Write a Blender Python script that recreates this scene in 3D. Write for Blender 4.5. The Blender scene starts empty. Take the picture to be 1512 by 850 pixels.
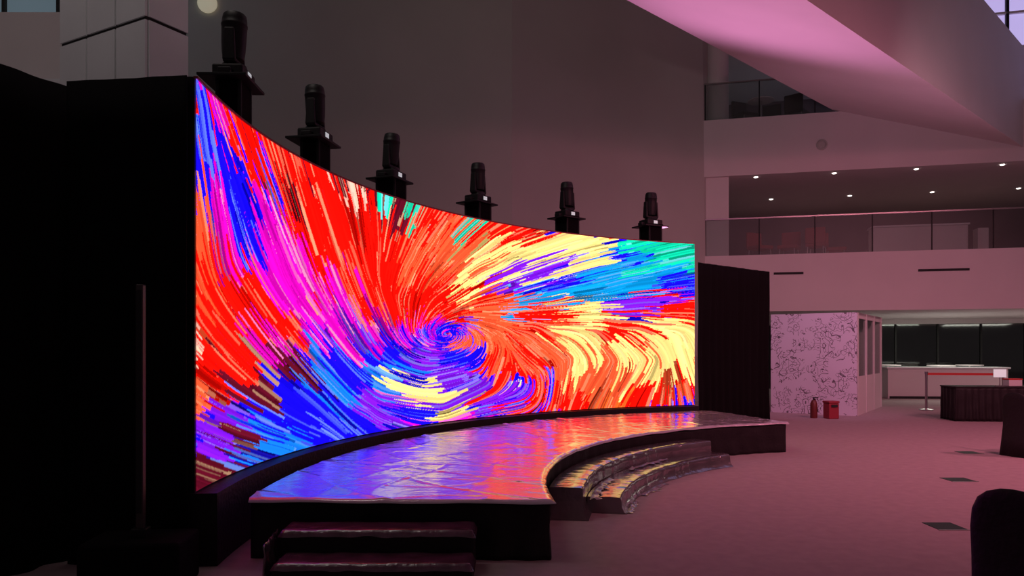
import bpy, math, random
import numpy as np
from mathutils import Vector, noise
random.seed(4)
scene = bpy.context.scene
scene.view_settings.view_transform = 'Standard'
scene.view_settings.look = 'None'

# ------------------------------------------------------------------ helpers
def s2l(c):
    c = np.array(c, dtype=float) / 255.0
    return np.where(c <= 0.04045, c / 12.92, ((c + 0.055) / 1.055) ** 2.4)

def mat(name, col, rough=0.6, metal=0.0, spec=0.5, noise_scale=None, noise_amt=0.15, bump=0.0, bump_scale=40,
        emit=None, estr=0.0, coat=0.0, bdist=0.02):
    m = bpy.data.materials.new(name); m.use_nodes = True
    nt = m.node_tree; b = nt.nodes['Principled BSDF']
    b.inputs['Base Color'].default_value = (*col, 1)
    b.inputs['Roughness'].default_value = rough
    b.inputs['Metallic'].default_value = metal
    b.inputs['Specular IOR Level'].default_value = spec
    b.inputs['Coat Weight'].default_value = coat
    b.inputs['Coat Roughness'].default_value = 0.12
    tc = nt.nodes.new('ShaderNodeTexCoord')
    if noise_scale:
        n = nt.nodes.new('ShaderNodeTexNoise'); n.inputs['Scale'].default_value = noise_scale
        n.inputs['Detail'].default_value = 5
        r = nt.nodes.new('ShaderNodeValToRGB')
        r.color_ramp.elements[0].position = 0.3; r.color_ramp.elements[1].position = 0.7
        r.color_ramp.elements[0].color = (*[c * (1 - noise_amt) for c in col], 1)
        r.color_ramp.elements[1].color = (*[min(1, c * (1 + noise_amt)) for c in col], 1)
        nt.links.new(tc.outputs['Object'], n.inputs['Vector'])
        nt.links.new(n.outputs['Fac'], r.inputs['Fac'])
        nt.links.new(r.outputs['Color'], b.inputs['Base Color'])
    if bump:
        n2 = nt.nodes.new('ShaderNodeTexNoise'); n2.inputs['Scale'].default_value = bump_scale
        n2.inputs['Detail'].default_value = 3
        bp = nt.nodes.new('ShaderNodeBump'); bp.inputs['Strength'].default_value = bump
        bp.inputs['Distance'].default_value = bdist
        nt.links.new(tc.outputs['Object'], n2.inputs['Vector'])
        nt.links.new(n2.outputs['Fac'], bp.inputs['Height'])
        nt.links.new(bp.outputs['Normal'], b.inputs['Normal'])
        nt.links.new(bp.outputs['Normal'], b.inputs['Coat Normal'])
    if emit:
        b.inputs['Emission Color'].default_value = (*emit, 1)
        b.inputs['Emission Strength'].default_value = estr
    return m

def empty(name, loc=(0, 0, 0), rz=0.0):
    e = bpy.data.objects.new(name, None); e.location = loc; e.rotation_euler = (0, 0, rz)
    e.empty_display_size = 0.2
    scene.collection.objects.link(e); return e

def mesh(name, verts, faces, m, parent=None, smooth=False, loc=(0, 0, 0), rot=(0, 0, 0)):
    me = bpy.data.meshes.new(name); me.from_pydata([tuple(v) for v in verts], [], faces); me.update()
    if m: me.materials.append(m)
    if smooth:
        me.polygons.foreach_set('use_smooth', [True] * len(me.polygons))
    o = bpy.data.objects.new(name, me); o.location = loc; o.rotation_euler = rot
    scene.collection.objects.link(o)
    if parent: o.parent = parent
    return o

def box(name, x0, x1, y0, y1, z0, z1, m, parent=None, bevel=0, loc=(0, 0, 0), rot=(0, 0, 0)):
    v = [(x0, y0, z0), (x1, y0, z0), (x1, y1, z0), (x0, y1, z0), (x0, y0, z1), (x1, y0, z1), (x1, y1, z1), (x0, y1, z1)]
    f = [(0, 3, 2, 1), (4, 5, 6, 7), (0, 1, 5, 4), (1, 2, 6, 5), (2, 3, 7, 6), (3, 0, 4, 7)]
    o = mesh(name, v, f, m, parent, loc=loc, rot=rot)
    if bevel:
        b = o.modifiers.new('b', 'BEVEL'); b.width = bevel; b.segments = 3
    return o

def lathe(name, prof, m, parent=None, n=28, loc=(0, 0, 0), rot=(0, 0, 0)):
    v = []; f = []
    for (r, z) in prof:
        for i in range(n):
            a = 2 * math.pi * i / n; v.append((r * math.cos(a), r * math.sin(a), z))
    for k in range(len(prof) - 1):
        for i in range(n):
            j = (i + 1) % n
            f.append((k * n + i, k * n + j, (k + 1) * n + j, (k + 1) * n + i))
    f.append(tuple(range(n))[::-1]); f.append(tuple((len(prof) - 1) * n + i for i in range(n)))
    o = mesh(name, v, f, m, parent, smooth=True, loc=loc, rot=rot)
    e = o.modifiers.new('e', 'EDGE_SPLIT'); e.split_angle = math.radians(40)
    return o

def rod(name, p, q, r, m, parent=None, n=12):
    p = Vector(p); q = Vector(q); d = q - p
    o = lathe(name, [(r, 0), (r, d.length)], m, parent, n=n, loc=p)
    o.rotation_euler = d.to_track_quat('Z', 'Y').to_euler()
    return o

CX, CY = 5.815, 6.225            # common centre of the curved screen, deck and treads
def pol(r, a, z=0): return (CX + r * math.cos(math.radians(a)), CY + r * math.sin(math.radians(a)), z)

def arc_slab(name, r0, r1, a0, a1, z0, z1, m, parent=None, n=64, skew=None):
    v = []; f = []
    for i in range(n + 1):
        t = i / n
        a = a0 + (a1 - a0) * t
        b_ = a if skew is None else skew + (a1 - skew) * t
        v += [pol(r0, a, z0), pol(r1, b_, z0), pol(r1, b_, z1), pol(r0, a, z1)]
    for i in range(n):
        b = i * 4; c = b + 4
        for k in range(4):
            l = (k + 1) % 4; f.append((b + k, c + k, c + l, b + l))
    f.append((0, 1, 2, 3)); f.append(tuple(n * 4 + k for k in (3, 2, 1, 0)))
    return mesh(name, v, f, m, parent)

def drape(name, pts, z0, z1, m, parent=None, amp=0.03, wl=0.22, nz=10, seed=0):
    """pleated cloth hanging along a floor path"""
    P = [Vector(p) for p in pts]; L = [0]
    for i in range(len(P) - 1): L.append(L[-1] + (P[i + 1] - P[i]).length)
    n = max(8, int(L[-1] / wl * 8)); v = []; f = []
    for i in range(n + 1):
        s = L[-1] * i / n; k = 0
        while k < len(P) - 2 and s > L[k + 1]: k += 1
        d = (P[k + 1] - P[k]).normalized(); p = P[k] + d * (s - L[k]); nn = Vector((d.y, -d.x))
        for j in range(nz + 1):
            t = j / nz; z = z0 + (z1 - z0) * t
            ph = noise.noise(Vector((s * 1.5, t * 0.8, seed))) * 3
            off = amp * math.sin(2 * math.pi * s / wl + ph) * (1.0 - 0.75 * t) + amp * 0.8 * noise.noise(Vector((s * 3, t * 3, seed + 9)))
            q = p + nn * off; v.append((q.x, q.y, z))
    for i in range(n):
        for j in range(nz):
            a = i * (nz + 1) + j; f.append((a, a + nz + 1, a + nz + 2, a + 1))
    o = mesh(name, v, f, m, parent, smooth=True)
    s_ = o.modifiers.new('s', 'SOLIDIFY'); s_.thickness = 0.008
    return o

# ------------------------------------------------------------------ materials
M_plaster = mat('wall_plaster', (0.50, 0.48, 0.46), 0.8, noise_scale=0.6, noise_amt=0.04)
M_white = mat('white_paint', (0.72, 0.66, 0.67), 0.7, noise_scale=0.8, noise_amt=0.03)
M_carpet = mat('carpet', (0.46, 0.36, 0.375), 0.95, spec=0.1, noise_scale=9, noise_amt=0.06, bump=0.15, bump_scale=220)
M_black = mat('black_cloth', (0.007, 0.006, 0.007), 0.9, spec=0.1, bump=0.2, bump_scale=90)
M_skirt = mat('skirt_cloth', (0.014, 0.010, 0.012), 0.6, spec=0.3, bump=0.3, bump_scale=25)
M_blackm = mat('black_metal', (0.009, 0.008, 0.009), 0.5, spec=0.35, bump=0.05, bump_scale=200)
M_film = mat('plastic_film', (0.66, 0.56, 0.66), 0.15, spec=1.0, noise_scale=2.5, noise_amt=0.15, bump=0.26, bump_scale=12, coat=1.0, bdist=0.014)
M_wrap = mat('crumpled_wrap', (0.12, 0.09, 0.105), 0.22, spec=1.0, noise_scale=2, noise_amt=0.3, bump=0.25, bump_scale=9, coat=1.0, bdist=0.03)
M_rub = mat('tread_vinyl', (0.03, 0.025, 0.03), 0.35, spec=0.6, bump=0.15, bump_scale=14)
M_panel = mat('column_panel', (0.74, 0.75, 0.78), 0.4, noise_scale=1.5, noise_amt=0.05)
M_joint = mat('panel_joint', (0.02, 0.02, 0.02), 0.8)
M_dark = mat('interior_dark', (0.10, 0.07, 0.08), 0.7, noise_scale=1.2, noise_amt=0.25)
M_red = mat('red_paint', (0.65, 0.03, 0.03), 0.4, bump=0.03)
M_redbin_glint = mat('red_bin_and_glint', (0.35, 0.03, 0.05), 0.5)  # bin paint, also the reflection coloured onto the screen's top edge
M_orange = mat('red_fabric', (0.35, 0.05, 0.05), 0.8, bump=0.1)
M_metal = mat('brushed_metal', (0.40, 0.36, 0.37), 0.3, metal=1.0, bump=0.03)
M_lamp = mat('lamp_lens', (1, 1, 1), 0.5, emit=(1, 0.93, 0.85), estr=3.0)
M_lcd = mat('lcd', (0.6, 0.6, 0.6), 0.4, emit=(0.9, 0.95, 1.0), estr=0.4)
M_window = mat('daylit_glazing', (0.4, 0.4, 0.5), 0.3, emit=(0.50, 0.42, 0.80), estr=0.9, noise_scale=0.5)
M_winleft = mat('left_glazing', (0.2, 0.25, 0.3), 0.2, emit=(0.20, 0.30, 0.36), estr=0.30, noise_scale=0.5)

def glass(name, tint, mixf=0.12, rough=0.05):
    m = bpy.data.materials.new(name); m.use_nodes = True; nt = m.node_tree; nt.nodes.clear()
    o = nt.nodes.new('ShaderNodeOutputMaterial'); mx = nt.nodes.new('ShaderNodeMixShader')
    t = nt.nodes.new('ShaderNodeBsdfTransparent'); t.inputs[0].default_value = (*tint, 1)
    g = nt.nodes.new('ShaderNodeBsdfGlossy'); g.inputs['Roughness'].default_value = rough
    mx.inputs[0].default_value = mixf
    nt.links.new(t.outputs[0], mx.inputs[1]); nt.links.new(g.outputs[0], mx.inputs[2]); nt.links.new(mx.outputs[0], o.inputs[0])
    return m
M_glass = glass('balustrade_glass', (0.80, 0.84, 0.83), 0.05, 0.5)
M_dglass = glass('dark_glass', (0.5, 0.58, 0.54), 0.15)

# doodle print : thin black squiggle contours on white board
def doodle():
    m = bpy.data.materials.new('doodle_print'); m.use_nodes = True; nt = m.node_tree; b = nt.nodes['Principled BSDF']
    b.inputs['Roughness'].default_value = 0.5
    tc = nt.nodes.new('ShaderNodeTexCoord')
    def line(scale, mult, w, det=0.0, off=0):
        mp = nt.nodes.new('ShaderNodeMapping'); mp.inputs['Location'].default_value = (off, off * 2, off)
        n = nt.nodes.new('ShaderNodeTexNoise'); n.inputs['Scale'].default_value = scale; n.inputs['Detail'].default_value = det
        a = nt.nodes.new('ShaderNodeMath'); a.operation = 'MULTIPLY'; a.inputs[1].default_value = mult
        f = nt.nodes.new('ShaderNodeMath'); f.operation = 'FRACT'
        c = nt.nodes.new('ShaderNodeMath'); c.operation = 'LESS_THAN'; c.inputs[1].default_value = w
        nt.links.new(tc.outputs['Object'], mp.inputs[0]); nt.links.new(mp.outputs[0], n.inputs['Vector'])
        nt.links.new(n.outputs['Fac'], a.inputs[0]); nt.links.new(a.outputs[0], f.inputs[0]); nt.links.new(f.outputs[0], c.inputs[0])
        return c
    l1 = line(3.4, 7, 0.12, 0.6); l2 = line(8.5, 4, 0.12, 0.0, 5)
    g = nt.nodes.new('ShaderNodeMath'); g.operation = 'MAXIMUM'
    nt.links.new(l1.outputs[0], g.inputs[0]); nt.links.new(l2.outputs[0], g.inputs[1])
    mk = nt.nodes.new('ShaderNodeTexNoise'); mk.inputs['Scale'].default_value = 2.2
    gt = nt.nodes.new('ShaderNodeMath'); gt.operation = 'GREATER_THAN'; gt.inputs[1].default_value = 0.47
    nt.links.new(tc.outputs['Object'], mk.inputs['Vector']); nt.links.new(mk.outputs['Fac'], gt.inputs[0])
    mu = nt.nodes.new('ShaderNodeMath'); mu.operation = 'MULTIPLY'
    nt.links.new(g.outputs[0], mu.inputs[0]); nt.links.new(gt.outputs[0], mu.inputs[1])
    mx = nt.nodes.new('ShaderNodeMix'); mx.data_type = 'RGBA'
    mx.inputs[6].default_value = (0.74, 0.66, 0.80, 1); mx.inputs[7].default_value = (0.16, 0.12, 0.16, 1)
    nt.links.new(mu.outputs[0], mx.inputs[0]); nt.links.new(mx.outputs[2], b.inputs['Base Color'])
    return m
M_doodle = doodle()

# ------------------------------------------------------------------ room shell
box('floor', -16, 26, -3, 34, -0.2, 0, M_carpet)
mesh('wall_back', [(-12, 18.4, 0), (-1.2, 19.6, 0), (0.0, 19.8, 0), (0.5, 20.1, 0), (6.05, 23.0, 0), (6.35, 23.6, 0),
                   (-12, 18.4, 14), (-1.2, 19.6, 14), (0.0, 19.8, 14), (0.5, 20.1, 14), (5.9, 23.0, 14), (6.35, 23.6, 14)],
     [(i, i + 1, i + 7, i + 6) for i in range(5)], M_plaster, smooth=False)
# left wall: glazed band on top of a light beam
wl = empty('wall_left')
box('panel_low', -14, -7.6, 15.0, 15.2, 0, 6.6, M_dark, wl)
box('beam', -14, -7.6, 14.8, 15.2, 6.6, 8.35, M_white, wl)
box('ledge', -14, -7.6, 14.6, 15.2, 6.85, 6.95, M_panel, wl)
box('glazing', -14, -7.6, 15.0, 15.1, 8.35, 14, M_winleft, wl)
for i in range(6): box(f'mullion_{i}', -13.6 + i * 1.1, -13.54 + i * 1.1, 14.92, 15.0, 8.35, 14, M_joint, wl)
box('ceiling', -16, 26, -3, 34, 14, 14.2, M_plaster)

# panel-clad column
col = empty('clad_column', (-3.96, 8.0, 0), math.radians(-28.5))
box('core', -1.58, -0.02, 0.02, 0.52, 0, 14, M_joint, col)
zs = [0, 2.8, 5.2, 7.9, 10.6, 14]
for k in range(5):
    for i in range(3):
        w = 1.6 / 3
        box(f'panel_front_{k}_{i}', -1.6 + i * w + 0.015, -1.6 + (i + 1) * w - 0.015, 0.0, 0.03, zs[k] + 0.02, zs[k + 1] - 0.02, M_panel, col)
    box(f'panel_side_{k}', -0.03, 0.0, 0.04, 0.53, zs[k] + 0.02, zs[k + 1] - 0.02, M_panel, col)

lathe('wall_lamp', [(0.20, 0), (0.24, 0.02), (0.24, 0.08), (0.18, 0.13), (0.05, 0.15)], mat('opal', (0.8, 0.8, 0.7), 0.5, emit=(0.8, 0.72, 0.5), estr=0.3),
      loc=(-7.75, 18.85, 10.4), rot=(math.radians(90), 0, math.radians(6)))

# sloping bulkhead crossing the atrium
A = (-0.1, 11.5, 8.04); B = (1.54, 8.5, 6.87); P4 = (15.2, 21.65, 7.37); P3 = (9.85, 22.45, 8.81)
top = 10.2
mesh('ceiling_bulkhead', [A, B, P4, P3, (A[0], A[1], top), (B[0], B[1], top), (P4[0], P4[1], top), (P3[0], P3[1], top)],
     [(3, 2, 1, 0), (4, 5, 6, 7), (1, 2, 6, 5), (0, 1, 5, 4), (2, 3, 7, 6), (3, 0, 4, 7)], M_white)

# balconies on the far side (local frame runs along the fascia)
RZ = math.atan2(-0.2285, 0.9736)
O = (5.98, 23.0, 0)
def frame(name): return empty(name, O, RZ)
b2 = frame('balcony_slab')
box('slab', -0.1, 16, 0, 8, 2.77, 4.5, M_white, b2)
for i, s in enumerate((2.05, 6.05)): box(f'air_slot_{i}', s, s + (0.85 if i == 0 else 1.35), -0.01, 0.02, 3.88, 3.95, M_joint, b2)
pr = frame('wall_pier')
box('pier', -0.1, 0.74, 0.12, 0.8, 4.5, 6.96, M_white, pr)
bw = frame('wall_mezzanine')
box('back_low', 0, 16, 7.7, 7.9, 4.5, 6.96, M_dark, bw)
box('back_high', 0, 16, 7.7, 7.9, 8.72, 11.6, M_dark, bw)
def balustrade(s1, z):
    e = frame('glass_balustrade')
    box('glass_panel', 0.0, s1, 0.06, 0.08, z, z + 1.12, M_glass, e)
    box('hand_rail', 0.0, s1, 0.04, 0.10, z + 1.12, z + 1.16, M_metal, e)
    for i in range(int(s1 / 1.6) + 1): box(f'post_{i}', 0.02 + i * 1.6, 0.05 + i * 1.6, 0.05, 0.09, z, z + 1.12, M_blackm, e)
balustrade(16, 4.5); balustrade(6.5, 8.72)
b3 = frame('balcony_slab')
box('slab', -0.1, 16, 0, 8, 6.96, 8.72, M_white, b3)
rc_ = frame('round_column'); lathe('shaft', [(0.34, 8.72), (0.34, 11.6)], M_white, rc_, loc=(0.42, 0.5, 0))
b4 = frame('balcony_slab')
box('upper_slab', -0.1, 6.8, 0, 8, 11.6, 14, M_white, b4)
dl = frame('recessed_downlights')
for i in range(11):
    lathe(f'downlight_{i}', [(0.05, -0.02), (0.065, -0.01), (0.065, 0.0)], M_lamp, dl, n=16, loc=(1.56 + i * 2.27 if i < 6 else 2.4 + (i - 6) * 2.6, 0.35 if i < 6 else 4.0, 6.958))
ws = frame('wall_speaker'); lathe('speaker_ring', [(0.16, 0), (0.16, 0.03), (0.12, 0.05), (0.10, 0.02)], M_plaster, ws, loc=(3.42, 0.0, 7.75), rot=(math.radians(90), 0, 0))
# tall daylit window high on the right
wn = frame('window_1')
box('pane', 6.85, 16, 0.4, 0.45, 8.72, 14, M_window, wn)
for i in range(12): box(f'mullion_{i}', 6.85 + i * 0.8, 6.93 + i * 0.8, 0.3, 0.4, 8.72, 14, M_blackm, wn)
for i in range(5): box(f'transom_{i}', 6.85, 16, 0.3, 0.4, 9.3 + i * 1.0, 9.36 + i * 1.0, M_white, wn)
# ground level recess
g = frame('wall_right')
box('back_panel', -1, 16, 9.0, 9.2, 0, 2.77, M_dark, g)
box('back_soffit', -1, 16, 7.6, 9.2, 2.6, 2.77, M_white, g)
for i in range(8): box(f'glazing_{i}', 3.0 + i * 1.5, 4.42 + i * 1.5, 8.0, 8.03, 0.0, 2.6, M_dglass, g)
for i in range(9): box(f'mullion_{i}', 2.94 + i * 1.5, 3.0 + i * 1.5, 7.95, 8.06, 0.0, 2.6, M_blackm, g)
ep = frame('wall_end'); box('end_panel', -0.1, 0.9, 0.1, 0.6, 0, 2.77, M_white, ep)

# furniture on the balconies
def loc_pt(s, d, z): 
    c, sn = math.cos(RZ), math.sin(RZ)
    return (O[0] + s * c - d * sn, O[1] + s * sn + d * c, z)
def lounge_chair(s, d, z, rz, m):
    e = empty('lounge_chair', loc_pt(s, d, z), rz)
    box('seat', -0.3, 0.3, -0.3, 0.3, 0.36, 0.48, m, e, 0.04)
    box('back', -0.3, 0.3, 0.24, 0.34, 0.44, 0.95, m, e, 0.04)
    for i, (x, y) in enumerate(((-.25, -.25), (.25, -.25), (-.25, .28), (.25, .28))): rod(f'leg_{i+1}', (x, y, 0), (x * 0.9, y * 0.9, 0.37), 0.015, M_metal, e)
for (s, d, r) in ((1.8, 1.6, 0.4), (2.7, 1.7, -0.6), (3.5, 1.4, 2.6), (4.3, 2.6, 1.2)): lounge_chair(s, d, 4.5, r, M_orange)
for (s, d, r) in ((1.3, 1.2, 0.4), (2.1, 1.7, -0.6), (2.9, 1.3, 2.4)): lounge_chair(s, d, 8.72, r, M_blackm)
def round_table(s, d, z, h=0.74, r=0.4):
    e = empty('cafe_table', loc_pt(s, d, z))
    lathe('top', [(r, h - 0.03), (r, h)], M_white, e); lathe('stem', [(0.03, 0.02), (0.03, h - 0.03)], M_metal, e, 12)
    lathe('foot', [(0.25, 0), (0.25, 0.015), (0.04, 0.03)], M_metal, e)
round_table(1.75, 0.75, 8.72)
ct = empty('reception_counter', loc_pt(5.2, 1.6, 4.5), RZ)
box('body', 0, 2.7, 0, 0.6, 0, 0.95, M_white, ct, 0.02); box('top', -0.04, 2.74, -0.05, 0.62, 0.95, 1.0, M_panel, ct, 0.01)
box('side_cabinet', 3.0, 3.3, 0.1, 0.5, 0, 0.85, M_white, ct, 0.01)

# ground-floor service counter
sc = empty('service_counter', (12.3, 24.2, 0), math.radians(-6))
box('body', 0, 3.7, 0, 0.7, 0, 0.98, M_white, sc, 0.02); box('top', -0.05, 3.75, -0.06, 0.75, 0.98, 1.03, M_panel, sc, 0.01)
box('plinth', 0.05, 3.65, -0.01, 0.03, 0.0, 0.08, M_joint, sc)
for i in range(4):
    x, y = 12.2 + i * 1.5, 26.2 + (i % 2) * 0.8
    e = empty('cafe_table', (x, y, 0))
    lathe('top', [(0.45, 1.02), (0.45, 1.05)], M_white, e); lathe('stem', [(0.03, 0.02), (0.03, 1.02)], M_metal, e, 12); lathe('foot', [(0.28, 0), (0.28, 0.015), (0.04, 0.03)], M_metal, e)

# doodle booth
ang = math.atan2(-2.1, 3.0)
bt = empty('exhibition_booth', (8.3, 17.8, 0), ang)       # local -x = printed face, +y = glazed side
box('printed_wall', -2.03, 0, 0.0, 0.08, 0, 2.5, M_doodle, bt)
box('wall_far', -2.03, -1.95, 0.08, 3.6, 0, 2.5, M_white, bt)
box('side_base', -0.06, 0.0, 0.1, 3.6, 0, 0.95, M_white, bt)
box('side_head', -0.06, 0.0, 0.1, 3.6, 2.36, 2.5, M_white, bt)
for i in range(4): box(f'side_post_{i}', -0.07, 0.01, 0.1 + i * 1.14, 0.2 + i * 1.14, 0.0, 2.5, M_white, bt)
box('side_glass', -0.035, -0.025, 0.2, 3.5, 0.95, 2.36, M_glass, bt)
box('roof', -2.03, 0, 0.08, 3.6, 2.44, 2.5, M_white, bt)
box('back_panel', -1.95, -0.07, 3.52, 3.6, 0, 2.44, M_white, bt)

# red bin and extinguisher in front of it
rb = empty('red_bin', (7.42, 17.2, 0), 0.2)
box('body', -0.13, 0.13, -0.12, 0.12, 0, 0.36, M_redbin_glint, rb, 0.02); box('lid', -0.14, 0.14, -0.13, 0.13, 0.36, 0.41, M_redbin_glint, rb, 0.015); box('flap', -0.08, 0.08, -0.137, -0.128, 0.27, 0.33, M_joint, rb)
fe = empty('fire_extinguisher', (7.06, 17.3, 0))
lathe('tank', [(0.075, 0), (0.08, 0.02), (0.08, 0.34), (0.05, 0.41), (0.025, 0.43)], mat('dark_red', (0.15, 0.02, 0.02), 0.4), fe)
lathe('valve', [(0.02, 0.43), (0.02, 0.47)], M_blackm, fe, 12); box('handle', -0.02, 0.09, -0.012, 0.012, 0.47, 0.49, M_blackm, fe)
rod('hose', (0.03, 0, 0.45), (0.1, 0, 0.15), 0.012, M_blackm, fe)

# belt barrier
bb = empty('belt_barrier')
pp = [(10.98, 19.6), (12.75, 19.2)]
for i, (x, y) in enumerate(pp):
    lathe(f'post_{i+1}', [(0.17, 0), (0.17, 0.02), (0.03, 0.05), (0.03, 0.95), (0.04, 0.96), (0.04, 1.02)], M_metal, bb, loc=(x, y, 0))
d = Vector((pp[1][0] - pp[0][0], pp[1][1] - pp[0][1]))
box('belt', 0.03, d.length - 0.03, -0.004, 0.004, 0.93, 0.99, M_red, bb, loc=(pp[0][0], pp[0][1], 0), rot=(0, 0, math.atan2(d.y, d.x)))

# draped table with small items
tb = empty('draped_table', (9.9, 16.5, 0), math.radians(-6))
box('top', -0.02, 2.42, -0.02, 0.72, 0.75, 0.78, M_skirt, tb, 0.01)
drape('cloth', [(0, 0.72), (0, 0), (2.4, 0), (2.4, 0.72)], 0.005, 0.77, M_skirt, tb, amp=0.02, wl=0.16)
sg = empty('desk_sign', (10.95, 16.6, 0.78), math.radians(-10))
box('base', -0.1, 0.1, -0.05, 0.05, 0, 0.015, M_metal, sg); box('plate', -0.13, 0.13, -0.01, 0.01, 0.2, 0.38, M_lcd, sg, 0.004); rod('stem', (0, 0, 0.01), (0, 0, 0.2), 0.01, M_metal, sg)
sb = empty('storage_box', (11.3, 16.7, 0.78), 0.1)
box('body', -0.16, 0.16, -0.1, 0.1, 0, 0.14, M_white, sb, 0.01); box('lid', -0.17, 0.17, -0.11, 0.11, 0.14, 0.17, M_red, sb, 0.01)

# floor sockets
for (x, y, w) in ((5.49, 9.1, .15), (3.92, 6.7, .13), (7.1, 11.5, .14)):
    e = empty('floor_socket', (x, y, 0)); box('plate', -w, w, -0.14, 0.14, 0, 0.004, M_blackm, e); box('frame', -w - .01, w + .01, -0.15, -0.14, 0, 0.006, M_metal, e)

# ------------------------------------------------------------------ LED screen
R, A0, A1, Z0, Z1 = 8.19, 185.2, 106.6, 0.55, 3.61
led = empty('led_screen')
arc_slab('cabinet', R + 0.01, R + 0.10, A0, A1, Z0 - 0.01, Z1 + 0.012, M_blackm, led, 96)
arc_slab('plinth', R - 0.16, R + 0.12, A0 + 0.2, A1, 0, Z0 - 0.012, M_skirt, led, 96)
arc_slab('top_edge_glint', R - 0.012, R + 0.02, A0, A1, Z1 + 0.0, Z1 + 0.018, M_redbin_glint, led, 96)  # red strip stands in for a reflected line along the top edge

# --- artwork shown on the display: brush strokes that follow a swirling flow field.
# Measurements of the artwork are taken off the reference picture and converted once to
# panel coordinates (u along the arc, v up the panel); everything is then drawn in panel space.
def panel_uv(px, py):
    u = (px - 290) / 736.0
    H = np.interp(u, [0, .1, .2, .3, .4, .5, .6, .7, .8, .9, 1], [610, 505, 433, 379, 340, 309, 285, 268, 254, 244, 237.5])
    return u, 0.343 + (516 - py) / H
PW, PH = 736.0, 330.0
SEG = [(330,390,300,150),(420,410,350,200),(380,300,320,140),(480,390,430,220),(500,330,475,255),(540,430,490,300),(545,380,535,300),(565,400,598,305),
 (600,400,650,330),(585,440,615,370),(640,420,720,345),(640,450,760,370),(700,400,840,350),(720,430,860,380),(740,445,1000,370),
 (800,450,1020,390),(720,465,860,455),(850,460,1020,440),(700,485,850,475),(850,480,1010,480),(740,495,800,540),(790,490,845,530),(845,530,835,580),
 (880,500,905,530),(905,530,865,590),(930,500,965,530),(965,530,930,580),(1000,500,1018,560),(740,520,725,570),(725,570,660,600),(700,545,630,560),
 (650,600,560,590),(620,560,540,530),(590,530,540,470),(540,650,480,590),(520,560,430,450),(480,560,380,430),(430,600,310,480),(440,540,340,400),
 (400,620,300,560),(420,660,300,625),(400,690,300,650),(470,660,420,640),(560,540,505,440),(600,490,570,440),(600,630,520,600),(760,600,700,612),(560,620,500,560)]
sp_, sd_ = [], []
for (x1, y1, x2, y2) in SEG:
    a = np.array(panel_uv(x1, y1)) * (PW, PH); b = np.array(panel_uv(x2, y2)) * (PW, PH); d_ = b - a; d_ /= np.hypot(*d_)
    for t in (0.15, 0.5, 0.85): sp_.append(a + (b - a) * t); sd_.append(d_)
sp_ = np.array(sp_); sd_ = np.array(sd_)
GX, GY = 369, 166
gx, gy = np.meshgrid(np.linspace(0, PW, GX), np.linspace(0, PH, GY), indexing='ij')
wsum = np.zeros((GX, GY, 2))
for p_, d_ in zip(sp_, sd_):
    w_ = 1.0 / ((gx - p_[0]) ** 2 + (gy - p_[1]) ** 2 + 60) ** 1.5
    wsum += w_[..., None] * d_
C0 = np.array(panel_uv(659, 494)) * (PW, PH)
dx, dy = gx - C0[0], gy - C0[1]
rr_ = np.sqrt(dx ** 2 + (1.7 * dy) ** 2) + 1e-3
tang = np.stack([1.7 * 1.7 * dy, -dx], -1); tang /= np.linalg.norm(tang, axis=-1, keepdims=True) + 1e-6
rad = np.stack([dx, dy], -1) / (np.hypot(dx, dy)[..., None] + 1e-3)
swirl = tang + 0.30 * rad; swirl /= np.linalg.norm(swirl, axis=-1, keepdims=True)
fl = wsum / (np.linalg.norm(wsum, axis=-1, keepdims=True) + 1e-12)
k_ = np.exp(-(rr_ / 80.0) ** 2)[..., None]
fl = fl * (1 - k_) + swirl * k_; fl /= np.linalg.norm(fl, axis=-1, keepdims=True) + 1e-9

PAL = dict(R=(255, 14, 6), r=(205, 5, 12), B=(22, 8, 255), M=(228, 8, 190), P=(125, 20, 230), O=(255, 100, 34), Y=(255, 222, 130),
           S=(255, 84, 46), C=(8, 150, 225), T=(10, 205, 160), K=(96, 12, 34), L=(20, 120, 255), W=(255, 180, 160), b=(20, 12, 160))
TAB = [  # 15 columns left->right , 11 letters top->bottom
    "RLBBMSWRSBK", "MRBBBMSRRPK", "RRRBBMRRKKb", "RRKRMMRMKBL", "RWRRRRMMBLB", "RKRRRRMPBLB", "KTRSRRMBLPP", "RTSSYRBPPYB",
    "RRYYRSSBPYM", "RYYPCRSRBPB", "RYYBCYSSRRB", "OBCCBRYSSRR", "BTTCPRYSSOO", "TTCBRYYYSRP", "TTCBRYYRRBB"]
tab = np.array([[s2l(PAL[ch]) for ch in c_] for c_ in TAB])
NU, NV = 1100, 380
rng = np.random.default_rng(23)
ids = np.full((NU + 1, NV + 1), 0, dtype=np.int64)
S_col = [np.array([0.25, 0.0, 0.02])]
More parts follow.
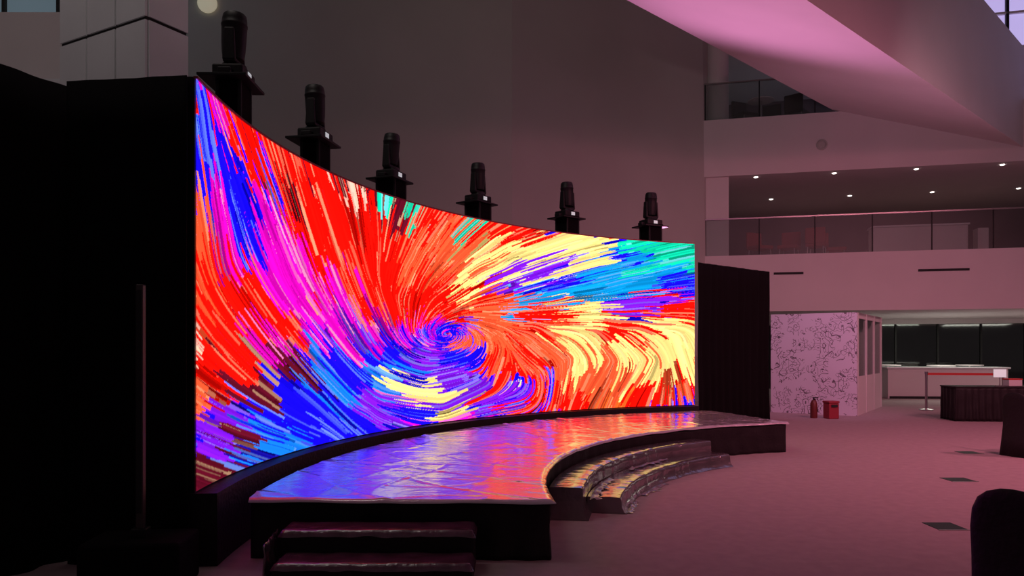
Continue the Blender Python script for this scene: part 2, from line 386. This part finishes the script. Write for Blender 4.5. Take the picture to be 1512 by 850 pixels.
def strokes(nclump, per, spread, lmin, lmax, hw, jit, base, vary=0.12):
    """tufts of parallel strokes; every tuft shares one colour"""
    cx = rng.uniform(-20, PW + 20, nclump); cy = rng.uniform(-20, PH + 20, nclump)
    m_ = nclump // 6; cx[:m_] = C0[0] + rng.normal(0, 80, m_); cy[:m_] = C0[1] + rng.normal(0, 45, m_)
    order = rng.permutation(nclump); cx = cx[order]; cy = cy[order]
    wx = 9 * np.sin(cy * 0.06 + 1) + 6 * np.sin(cx * 0.05); wy = 8 * np.sin(cx * 0.045) + 5 * np.sin(cy * 0.09)
    cu = np.clip((cx + wx) / PW * 14 + rng.normal(0, jit, nclump), 0, 14); cv = np.clip((1 - (cy + wy) / PH) * 10 + rng.normal(0, jit, nclump), 0, 10)
    cc = tab[np.rint(cu).astype(int), np.rint(cv).astype(int)].copy()
    cval = rng.uniform(0.75, 1.0, nclump); qq = rng.random(nclump); cval[qq < 0.05] = 0.35
    n = nclump * per
    px = np.repeat(cx, per) + rng.normal(0, spread, n); py = np.repeat(cy, per) + rng.normal(0, spread, n)
    colr = np.repeat(cc, per, 0); val = np.repeat(cval, per) * rng.uniform(0.62, 1.12, n)
    q = rng.random(n); val[q < 0.05] *= 0.45
    wh = np.where(q > 1 - vary, rng.uniform(0.12, 0.42, n), 0)[:, None]
    lum = np.array([1, .62, .34]) * np.ones((n, 1)); blueish = colr[:, 2] > colr[:, 0]; lum[blueish] = (0.30, 0.5, 1.0)
    colr = colr * (1 - wh) + lum * wh; colr *= val[:, None]
    S_col.append(colr)
    ident = base + np.arange(n)
    near = np.hypot(px - C0[0], (py - C0[1]) * 1.6)
    ln = rng.uniform(lmin, lmax, n) * np.clip(near / 120, 0.35, 1.0); w = hw * rng.uniform(0.5, 1.2, n) * np.clip(near / 110, 0.35, 1.0)
    x = px.copy(); y = py.copy(); step = 0.6
    for t in range(int(lmax / step)):
        act = t * step < ln
        if not act.any(): break
        ix = np.clip(x / PW * (GX - 1), 0, GX - 1).astype(int); iy = np.clip(y / PH * (GY - 1), 0, GY - 1).astype(int)
        v_ = fl[ix, iy]
        taper = np.where(ln - t * step < 6, 0.6, 1.0)
        for o in np.arange(-hw * 1.2, hw * 1.21, 0.55):
            s_ = act & (abs(o) <= w * taper)
            if not s_.any(): continue
            ax = np.rint((x[s_] - v_[s_, 1] * o) / PW * NU).astype(int); ay = np.rint((y[s_] + v_[s_, 0] * o) / PH * NV).astype(int)
            ok = (ax >= 0) & (ax <= NU) & (ay >= 0) & (ay <= NV)
            np.maximum.at(ids, (ax[ok], ay[ok]), ident[s_][ok])
        x += v_[:, 0] * step; y += v_[:, 1] * step
    return base + n
nb = strokes(1500, 5, 6.0, 50, 110, 3.4, 0.12, 1)
nb = strokes(1200, 14, 7.5, 45, 110, 1.9, 0.16, nb, 0.15)
nb = strokes(200, 9, 5.0, 30, 80, 1.0, 0.28, nb, 0.25)
allc = np.concatenate([S_col[0][None]] + S_col[1:], 0)
C = allc[ids]
U, V = np.meshgrid(np.linspace(0, 1, NU + 1), np.linspace(0, 1, NV + 1), indexing='ij')
th = np.radians(A0 + (A1 - A0) * U)
co = np.stack([CX + R * np.cos(th), CY + R * np.sin(th), Z0 + (Z1 - Z0) * V], -1).reshape(-1, 3)
idx = np.arange((NU + 1) * (NV + 1)).reshape(NU + 1, NV + 1)
quads = np.stack([idx[:-1, :-1], idx[1:, :-1], idx[1:, 1:], idx[:-1, 1:]], -1).reshape(-1)
me = bpy.data.meshes.new('display_face')
me.vertices.add(len(co)); me.vertices.foreach_set('co', co.ravel())
nq = len(quads) // 4
me.loops.add(nq * 4); me.loops.foreach_set('vertex_index', quads.astype(np.int32))
me.polygons.add(nq); me.polygons.foreach_set('loop_start', np.arange(0, nq * 4, 4, dtype=np.int32))
me.update(calc_edges=True)
at = me.color_attributes.new('artwork', 'FLOAT_COLOR', 'POINT')
rgba = np.concatenate([C.reshape(-1, 3), np.ones((len(co), 1))], 1).astype(np.float32)
at.data.foreach_set('color', rgba.ravel())
ml = bpy.data.materials.new('led_emission'); ml.use_nodes = True; nt = ml.node_tree; nt.nodes.clear()
o_ = nt.nodes.new('ShaderNodeOutputMaterial'); em = nt.nodes.new('ShaderNodeEmission'); an = nt.nodes.new('ShaderNodeAttribute'); an.attribute_name = 'artwork'
em.inputs['Strength'].default_value = 1.75
nt.links.new(an.outputs['Color'], em.inputs['Color']); nt.links.new(em.outputs[0], o_.inputs[0])
me.materials.append(ml)
face = bpy.data.objects.new('display_face', me); scene.collection.objects.link(face); face.parent = led

# ------------------------------------------------------------------ drapes beside the screen
drape('stage_drape', [(-2.37, 5.40), (-3.32, 5.52)], 0, 3.60, M_black, amp=0.012, wl=0.3, seed=2)
drape('stage_drape', [(-3.34, 5.80), (-4.3, 3.3)], 0, 3.60, M_black, amp=0.03, wl=0.3, seed=5)
drape('stage_drape', [(3.56, 14.15), (5.5, 15.85)], 0, 3.27, M_black, amp=0.04, wl=0.25, seed=7)

# ------------------------------------------------------------------ stage
st = empty('curved_stage')
SR0, SR1, SA1, SH = 5.55, 7.84, 106.0, 0.46
def sa0(r): return 184.0 + (SR1 - r) / (SR1 - SR0) * 2.4
arc_slab('deck', SR0 + 0.02, SR1, sa0(SR0) - 0.3, SA1 + 0.2, 0.36, SH - 0.006, M_rub, st, 80, skew=183.7)
path = [pol(SR1, sa0(SR1))[:2], pol(SR0, sa0(SR0))[:2]] + [pol(SR0, sa0(SR0) + (SA1 - sa0(SR0)) * i / 60)[:2] for i in range(1, 61)] + [pol(SR1, SA1)[:2]]
drape('skirt', path, 0.0, SH - 0.012, M_skirt, st, amp=0.014, wl=0.3)
nr, na = 120, 620; v = []; f = []
for i in range(na + 1):
    for j in range(nr + 1):
        rr = SR0 - 0.025 + (SR1 - SR0 + 0.03) * j / nr
        s0 = sa0(rr) + 0.35
        a = s0 + (SA1 - 0.35 - s0) * i / na
        x, y, _ = pol(rr, a)
        # thin sharp folds running mostly across the deck
        tang_ = math.radians(a) * 7.0
        c1 = max(0.0, 1 - 7 * abs(noise.noise(Vector((tang_ * 1.3 + rr * 0.5, rr * 0.8, 3)))))
        c2 = max(0.0, 1 - 9 * abs(noise.noise(Vector((tang_ * 0.7 - rr * 1.2, rr * 1.5, 11)))))
        c3 = max(0.0, 1 - 8 * abs(noise.noise(Vector((tang_ * 2.4, rr * 1.1, 23)))))
        w = 0.003 * noise.noise(Vector((x * 1.5, y * 1.5, 0))) + 0.007 * c1 * c1 + 0.005 * c2 * c2 + 0.004 * c3 * c3 + 0.0012 * noise.noise(Vector((x * 8, y * 8, 7)))
        z = SH + 0.006 + w
        e = 0
        if j < 2: e = (2 - j)
        if i < 2: e = max(e, 2 - i)
        if e:
            z = SH - 0.010 * e + 0.010 * noise.noise(Vector((x * 4, y * 4, 1)))
            aa = s0 if i < 2 else a
            x, y, _ = pol(rr if j >= 2 else SR0 - 0.03, aa)
        v.append((x, y, z))
for i in range(na):
    for j in range(nr):
        q = i * (nr + 1) + j; f.append((q, q + 1, q + nr + 2, q + nr + 1))
mesh('protective_film', v, f, M_film, st, smooth=True)

# curved treads wrapped in plastic
def wrapped_tread(name, r0, r1, a0, a1, z1, parent, seed):
    n = 260; prof = [(r0 - 0.06, 0.004), (r0 - 0.03, 0.02), (r0 - 0.008, z1 * 0.4), (r0 - 0.004, z1 * 0.75), (r0, z1 - 0.014), (r0 + 0.016, z1),
                     (r0 + (r1 - r0) * .35, z1), (r0 + (r1 - r0) * .7, z1), (r1, z1), (r1, 0.004)]
    v = []; f = []; m = len(prof)
    for i in range(n + 1):
        a = a0 + (a1 - a0) * i / n
        for k, (r_, z_) in enumerate(prof):
            x, y, _ = pol(r_, a); q = Vector((x * 2.2, y * 2.2, z_ * 1.5 + seed))
            amp = 0.014 if k < 5 else (0.004 if k < 8 else 0.0)
            fold = (1 - abs(noise.noise(q * 1.5))) ** 7
            dr = amp * noise.noise(q) - amp * .8 * fold; dz = (0.007 * fold) if 3 < k < 8 else (abs(0.02 * noise.noise(q)) if k == 1 else 0)
            x, y, _ = pol(r_ + dr, a); v.append((x, y, max(0.003, z_ + dz)))
    for i in range(n):
        for k in range(m - 1):
            b = i * m + k; f.append((b, b + 1, b + m + 1, b + m))
    f.append(tuple(range(m))[::-1]); f.append(tuple(n * m + k for k in range(m)))
    o = mesh(name, v, f, M_wrap, parent, smooth=True)
    es = o.modifiers.new('e', 'EDGE_SPLIT'); es.split_angle = math.radians(70)
    return o
cs = empty('curved_steps')
wrapped_tread('tread_upper', 5.20, 5.51, 172.5, 125.2, 0.31, cs, 0)
wrapped_tread('tread_lower', 4.85, 5.18, 168.5, 125.6, 0.16, cs, 4)
M_loose = mat('loose_wrap', (0.34, 0.26, 0.29), 0.3, noise_scale=8, noise_amt=0.3, bump=0.4, bump_scale=12, coat=0.5)
def litter(a0, a1, r, w, seed, nm, par, zb=0.006):
    n = 60; mm = 8; v = []; f = []
    for i in range(n + 1):
        a = a0 + (a1 - a0) * i / n
        for j in range(mm + 1):
            rr = r + w * (j / mm) * (0.5 + 0.8 * abs(noise.noise(Vector((i * .13, seed, 0))))); x, y, _ = pol(rr, a)
            v.append((x, y, zb + 0.04 * abs(noise.noise(Vector((x * 8, y * 8, seed)))) * math.sin(math.pi * j / mm)))
    for i in range(n):
        for j in range(mm):
            q = i * (mm + 1) + j; f.append((q, q + 1, q + mm + 2, q + mm + 1))
    mesh(nm, v, f, M_loose, par, smooth=True)
litter(168, 161, 4.80, -0.10, 3, 'loose_film_1', cs)
litter(157, 147, 4.80, -0.14, 8, 'loose_film_2', cs)
litter(171, 158, 5.14, -0.13, 5, 'loose_film_3', cs, 0.175)
litter(150, 138, 5.14, -0.10, 6, 'loose_film_4', cs, 0.175)

# two-tread box steps in front of the stage
bs = empty('portable_steps')
M_cover = mat('tread_cover', (0.12, 0.045, 0.08), 0.25, spec=0.8, noise_scale=8, noise_amt=0.4, bump=0.3, bump_scale=16, coat=0.5)
def block(nm, x0, x1, y0, y1, z0, z1):
    box(nm + '_core', x0, x1, y0, y1, z0, z1 - 0.03, M_skirt, bs, 0.008)
    n = 50; mm = 14; v = []; f = []
    for i in range(n + 1):
        for j in range(mm + 1):
            x = x0 - 0.012 + (x1 - x0 + 0.024) * i / n; y = y0 - 0.012 + (y1 - y0 + 0.012) * j / mm; z = z1 + 0.006 * noise.noise(Vector((x * 7, y * 7, z1 * 9)))
            if j == 0 or i in (0, n): z = z1 - 0.045 + 0.012 * noise.noise(Vector((x * 9, y * 9, 2)))
            v.append((x, y, z))
    for i in range(n):
        for j in range(mm):
            q = i * (mm + 1) + j; f.append((q, q + mm + 1, q + mm + 2, q + 1))
    mesh(nm + '_cover', v, f, M_cover, bs, smooth=True)
block('upper', -1.66, -0.27, 5.28, 5.54, 0, 0.31)
block('lower', -1.62, -0.27, 4.98, 5.27, 0, 0.155)
drape('side_film', [(-1.74, 5.50), (-1.69, 5.00)], 0.0, 0.27, M_wrap, bs, amp=0.02, wl=0.13, seed=3)

# ------------------------------------------------------------------ moving head lights on towers
def moving_head(r, a, dz, tilt, hs=0.15):
    x, y, _ = pol(r, a)
    e = empty('moving_head_light', (x, y, 0), math.radians(a - 90) + 0.1)
    zt = 3.93 + dz
    box('tower', -0.15, 0.15, -hs, hs, 0, zt, M_black, e, 0.02)
    for k in range(4):
        sx, sy = ((-1, -1), (1, -1), (1, 1), (-1, 1))[k]
        rod(f'tower_leg_{k}', (sx * .14, sy * (hs - .01), 0.0), (sx * .14, sy * (hs - .01), zt + .01), 0.02, M_blackm, e)
    hd = empty('fixture', (0, 0, dz)); hd.parent = e
    box('plate', -0.27, 0.27, -0.2, 0.24, 3.93, 3.955, M_blackm, hd, 0.004)
    box('base', -0.18, 0.18, -0.14, 0.14, 3.965, 4.07, M_blackm, hd, 0.02)
    box('display', -0.035, 0.05, -0.146, -0.139, 3.99, 4.045, M_lcd, hd)
    for k, sx in enumerate((-1, 1)): box(f'clamp_{k}', sx * .21 - .05, sx * .21 + .05, -0.06, 0.06, 3.955, 4.01, M_blackm, hd, 0.012)
    lathe('turntable', [(0.11, 4.07), (0.12, 4.08), (0.11, 4.11)], M_blackm, hd)
    box('yoke_base', -0.14, 0.14, -0.06, 0.06, 4.10, 4.15, M_blackm, hd, 0.02)
    for k, sx in enumerate((-1, 1)):
        vv = [(sx * .105, -.06, 4.12), (sx * .145, -.06, 4.12), (sx * .145, .06, 4.12), (sx * .105, .06, 4.12),
              (sx * .105, -.045, 4.42), (sx * .135, -.045, 4.42), (sx * .135, .045, 4.42), (sx * .105, .045, 4.42)]
        o = mesh(f'yoke_arm_{k}', vv, [(0, 3, 2, 1), (4, 5, 6, 7), (0, 1, 5, 4), (1, 2, 6, 5), (2, 3, 7, 6), (3, 0, 4, 7)], M_blackm, hd)
        bm_ = o.modifiers.new('b', 'BEVEL'); bm_.width = 0.012; bm_.segments = 3
    lathe('head', [(0.06, -0.19), (0.095, -0.175), (0.105, -0.10), (0.11, -0.02), (0.112, 0.06), (0.114, 0.13), (0.118, 0.135), (0.118, 0.15), (0.114, 0.155),
                   (0.112, 0.19), (0.104, 0.235), (0.09, 0.25), (0.080, 0.25), (0.078, 0.235)], M_blackm, hd, loc=(0, 0, 4.34), rot=(tilt, tilt * 0.6, 0))
for p_ in ((8.43, 175.5, .13, .03, .11), (8.43, 163.8, .06, -.03, .11), (8.52, 151.6, 0, .05), (8.52, 138.3, 0, 0.0), (8.52, 124.5, 0, -.04), (8.52, 111.8, 0, .03)):
    moving_head(*p_)

# ------------------------------------------------------------------ column loudspeaker at left
sp = empty('column_loudspeaker', (-2.51, 5.0, 0), 0.1)
box('subwoofer', -0.32, 0.32, -0.22, 0.22, 0.0, 0.34, M_black, sp, 0.03)
box('grille', -0.28, 0.28, -0.228, -0.218, 0.04, 0.30, M_black, sp, 0.01)
box('column', -0.024, 0.024, -0.03, 0.03, 0.34, 2.04, mat('speaker_grey', (0.05, 0.035, 0.035), 0.4), sp, 0.008)
box('collar', -0.05, 0.05, -0.05, 0.05, 0.335, 0.40, M_blackm, sp, 0.01)
box('column_grille', -0.018, 0.018, -0.034, -0.028, 0.5, 2.0, M_joint, sp)

# ------------------------------------------------------------------ covered banquet chairs
def banquet_chair(x, y, rz):
    e = empty('banquet_chair', (x, y, 0), rz)
    rows = [(0.0, .24, -.27, .05), (0.25, .225, -.25, .045), (0.45, .215, -.235, .04), (0.6, .215, -.24, .035), (0.75, .21, -.26, .032), (0.84, .195, -.272, .03), (0.90, .165, -.28, .028), (0.935, .12, -.285, .024), (0.955, .06, -.288, .015), (0.96, .01, -.288, .004)]
    n = 32; v = []; f = []
    for (z, hw, yc, t) in rows:
        for i in range(n):
            a = 2 * math.pi * i / n; c, s = math.cos(a), math.sin(a)
            px = hw * math.copysign(abs(c) ** 0.6, c); py = yc + t * math.copysign(abs(s) ** 0.8, s)
            fl_ = 0.012 * math.sin(a * 9) * max(0, (0.5 - z) / 0.5)
            v.append((px * (1 + fl_ * 2), py + fl_, z))
    for k in range(len(rows) - 1):
        for i in range(n): f.append((k * n + i, k * n + (i + 1) % n, (k + 1) * n + (i + 1) % n, (k + 1) * n + i))
    f.append(tuple(range(n))[::-1]); f.append(tuple((len(rows) - 1) * n + i for i in range(n)))
    mesh('cover_back', v, f, M_skirt, e, smooth=True)
    rows = [(0.0, .25, .25), (0.2, .235, .235), (0.42, .225, .225), (0.47, .22, .22), (0.49, .19, .19), (0.495, .02, .02)]
    v = []; f = []; n = 48
    for (z, hw, hd) in rows:
        for i in range(n):
            a = 2 * math.pi * i / n; c, s = math.cos(a), math.sin(a)
            fl_ = 1 + 0.05 * math.sin(a * 13) * max(0, (0.45 - z) / 0.45)
            v.append((hw * math.copysign(abs(c) ** 0.45, c) * fl_, hd * math.copysign(abs(s) ** 0.45, s) * fl_, z))
    for k in range(len(rows) - 1):
        for i in range(n): f.append((k * n + i, k * n + (i + 1) % n, (k + 1) * n + (i + 1) % n, (k + 1) * n + i))
    f.append(tuple(range(n))[::-1]); f.append(tuple((len(rows) - 1) * n + i for i in range(n)))
    mesh('cover_seat', v, f, M_skirt, e, smooth=True)
banquet_chair(2.55, 3.52, math.radians(-62))
banquet_chair(7.78, 11.15, math.radians(-70))

# ------------------------------------------------------------------ lights
def area(name, loc, target, size, energy, colr, spread=180):
    l = bpy.data.lights.new(name, 'AREA'); l.size = size; l.energy = energy; l.color = colr; l.spread = math.radians(spread)
    o = bpy.data.objects.new(name, l); o.location = loc
    o.rotation_euler = (Vector(target) - Vector(loc)).to_track_quat('-Z', 'Y').to_euler(); scene.collection.objects.link(o); return o
def spot(name, loc, target, ang_, energy, colr, r=0.15, blend=0.8):
    l = bpy.data.lights.new(name, 'SPOT'); l.spot_size = math.radians(ang_); l.energy = energy; l.color = colr; l.shadow_soft_size = r; l.spot_blend = blend
    o = bpy.data.objects.new(name, l); o.location = loc
    o.rotation_euler = (Vector(target) - Vector(loc)).to_track_quat('-Z', 'Y').to_euler(); scene.collection.objects.link(o); return o
spot('pink_wash_lamp', (8.5, 4.5, 6.6), (7.6, 11.5, 0), 125, 1500, (1, 0.27, 0.38), 0.25, 1.0)
spot('pink_wash_lamp', (12.0, 9.0, 6.3), (9.5, 14.5, 0), 125, 1000, (1, 0.29, 0.40), 0.25, 1.0)
spot('magenta_uplight', (3.4, 15.6, 3.0), (4.8, 12.3, 7.6), 95, 820, (1, 0.36, 0.74), 0.2)
spot('magenta_uplight', (8.5, 16.0, 2.9), (9.5, 17.0, 9), 100, 150, (1, 0.42, 0.66), 0.2)
spot('booth_fill', (6.2, 14.5, 5.2), (7.4, 18.2, 1.3), 50, 120, (0.95, 0.58, 0.98), 0.15)  # added fill to brighten the booth, no fixture there
area('back_wall_fill', (-4, 6, 11), (-4, 19, 6), 3.0, 140, (1, 0.88, 0.82))  # added warm fill for the back wall, out of view
spot('left_wall_fill', (-4.5, 7, 10.5), (-3.2, 19.5, 7.5), 52, 480, (1, 0.86, 0.76), 0.3, 1.0)  # added spot that lifts only the wall left of the crease
spot('fascia_fill', (9, 9, 4.5), (11, 22, 5.5), 80, 280, (1, 0.70, 0.76), 0.2)  # added neutral fill aimed at the balcony fronts, no real fixture
def lspot(name, s, d, z, e, c): spot(name, loc_pt(s, d, z), loc_pt(s, d, z - 3), 160, e, c, 0.06)
def larea(name, s, d, z, size, e, c):
    area(name, loc_pt(s, d, z), loc_pt(s, d, z - 3), size, e, c)
larea('recess_lamp', 8, 4.5, 2.7, 2.5, 90, (0.95, 1, 0.85))
larea('recess_lamp', 12, 3, 2.7, 2.5, 60, (1, 0.95, 0.85))
lspot('recess_lamp', 3.5, 4.5, 6.85, 22, (1, 0.5, 0.5))
lspot('recess_lamp', 8.5, 4.5, 6.85, 22, (1, 0.6, 0.5))
larea('recess_lamp', 3, 4.5, 11.3, 1.5, 8, (0.9, 1, 0.95))
w = bpy.data.worlds.new('World'); scene.world = w; w.use_nodes = True
w.node_tree.nodes['Background'].inputs[0].default_value = (0.8, 0.60, 0.67, 1); w.node_tree.nodes['Background'].inputs[1].default_value = 0.06

# ------------------------------------------------------------------ camera
cam = bpy.data.cameras.new('camera'); cam.lens = 26; cam.sensor_width = 36; cam.shift_y = 91 / 1512
co_ = bpy.data.objects.new('camera', cam); co_.location = (0, 0, 1.6); co_.rotation_euler = (math.radians(90), 0, 0)
scene.collection.objects.link(co_); scene.camera = co_
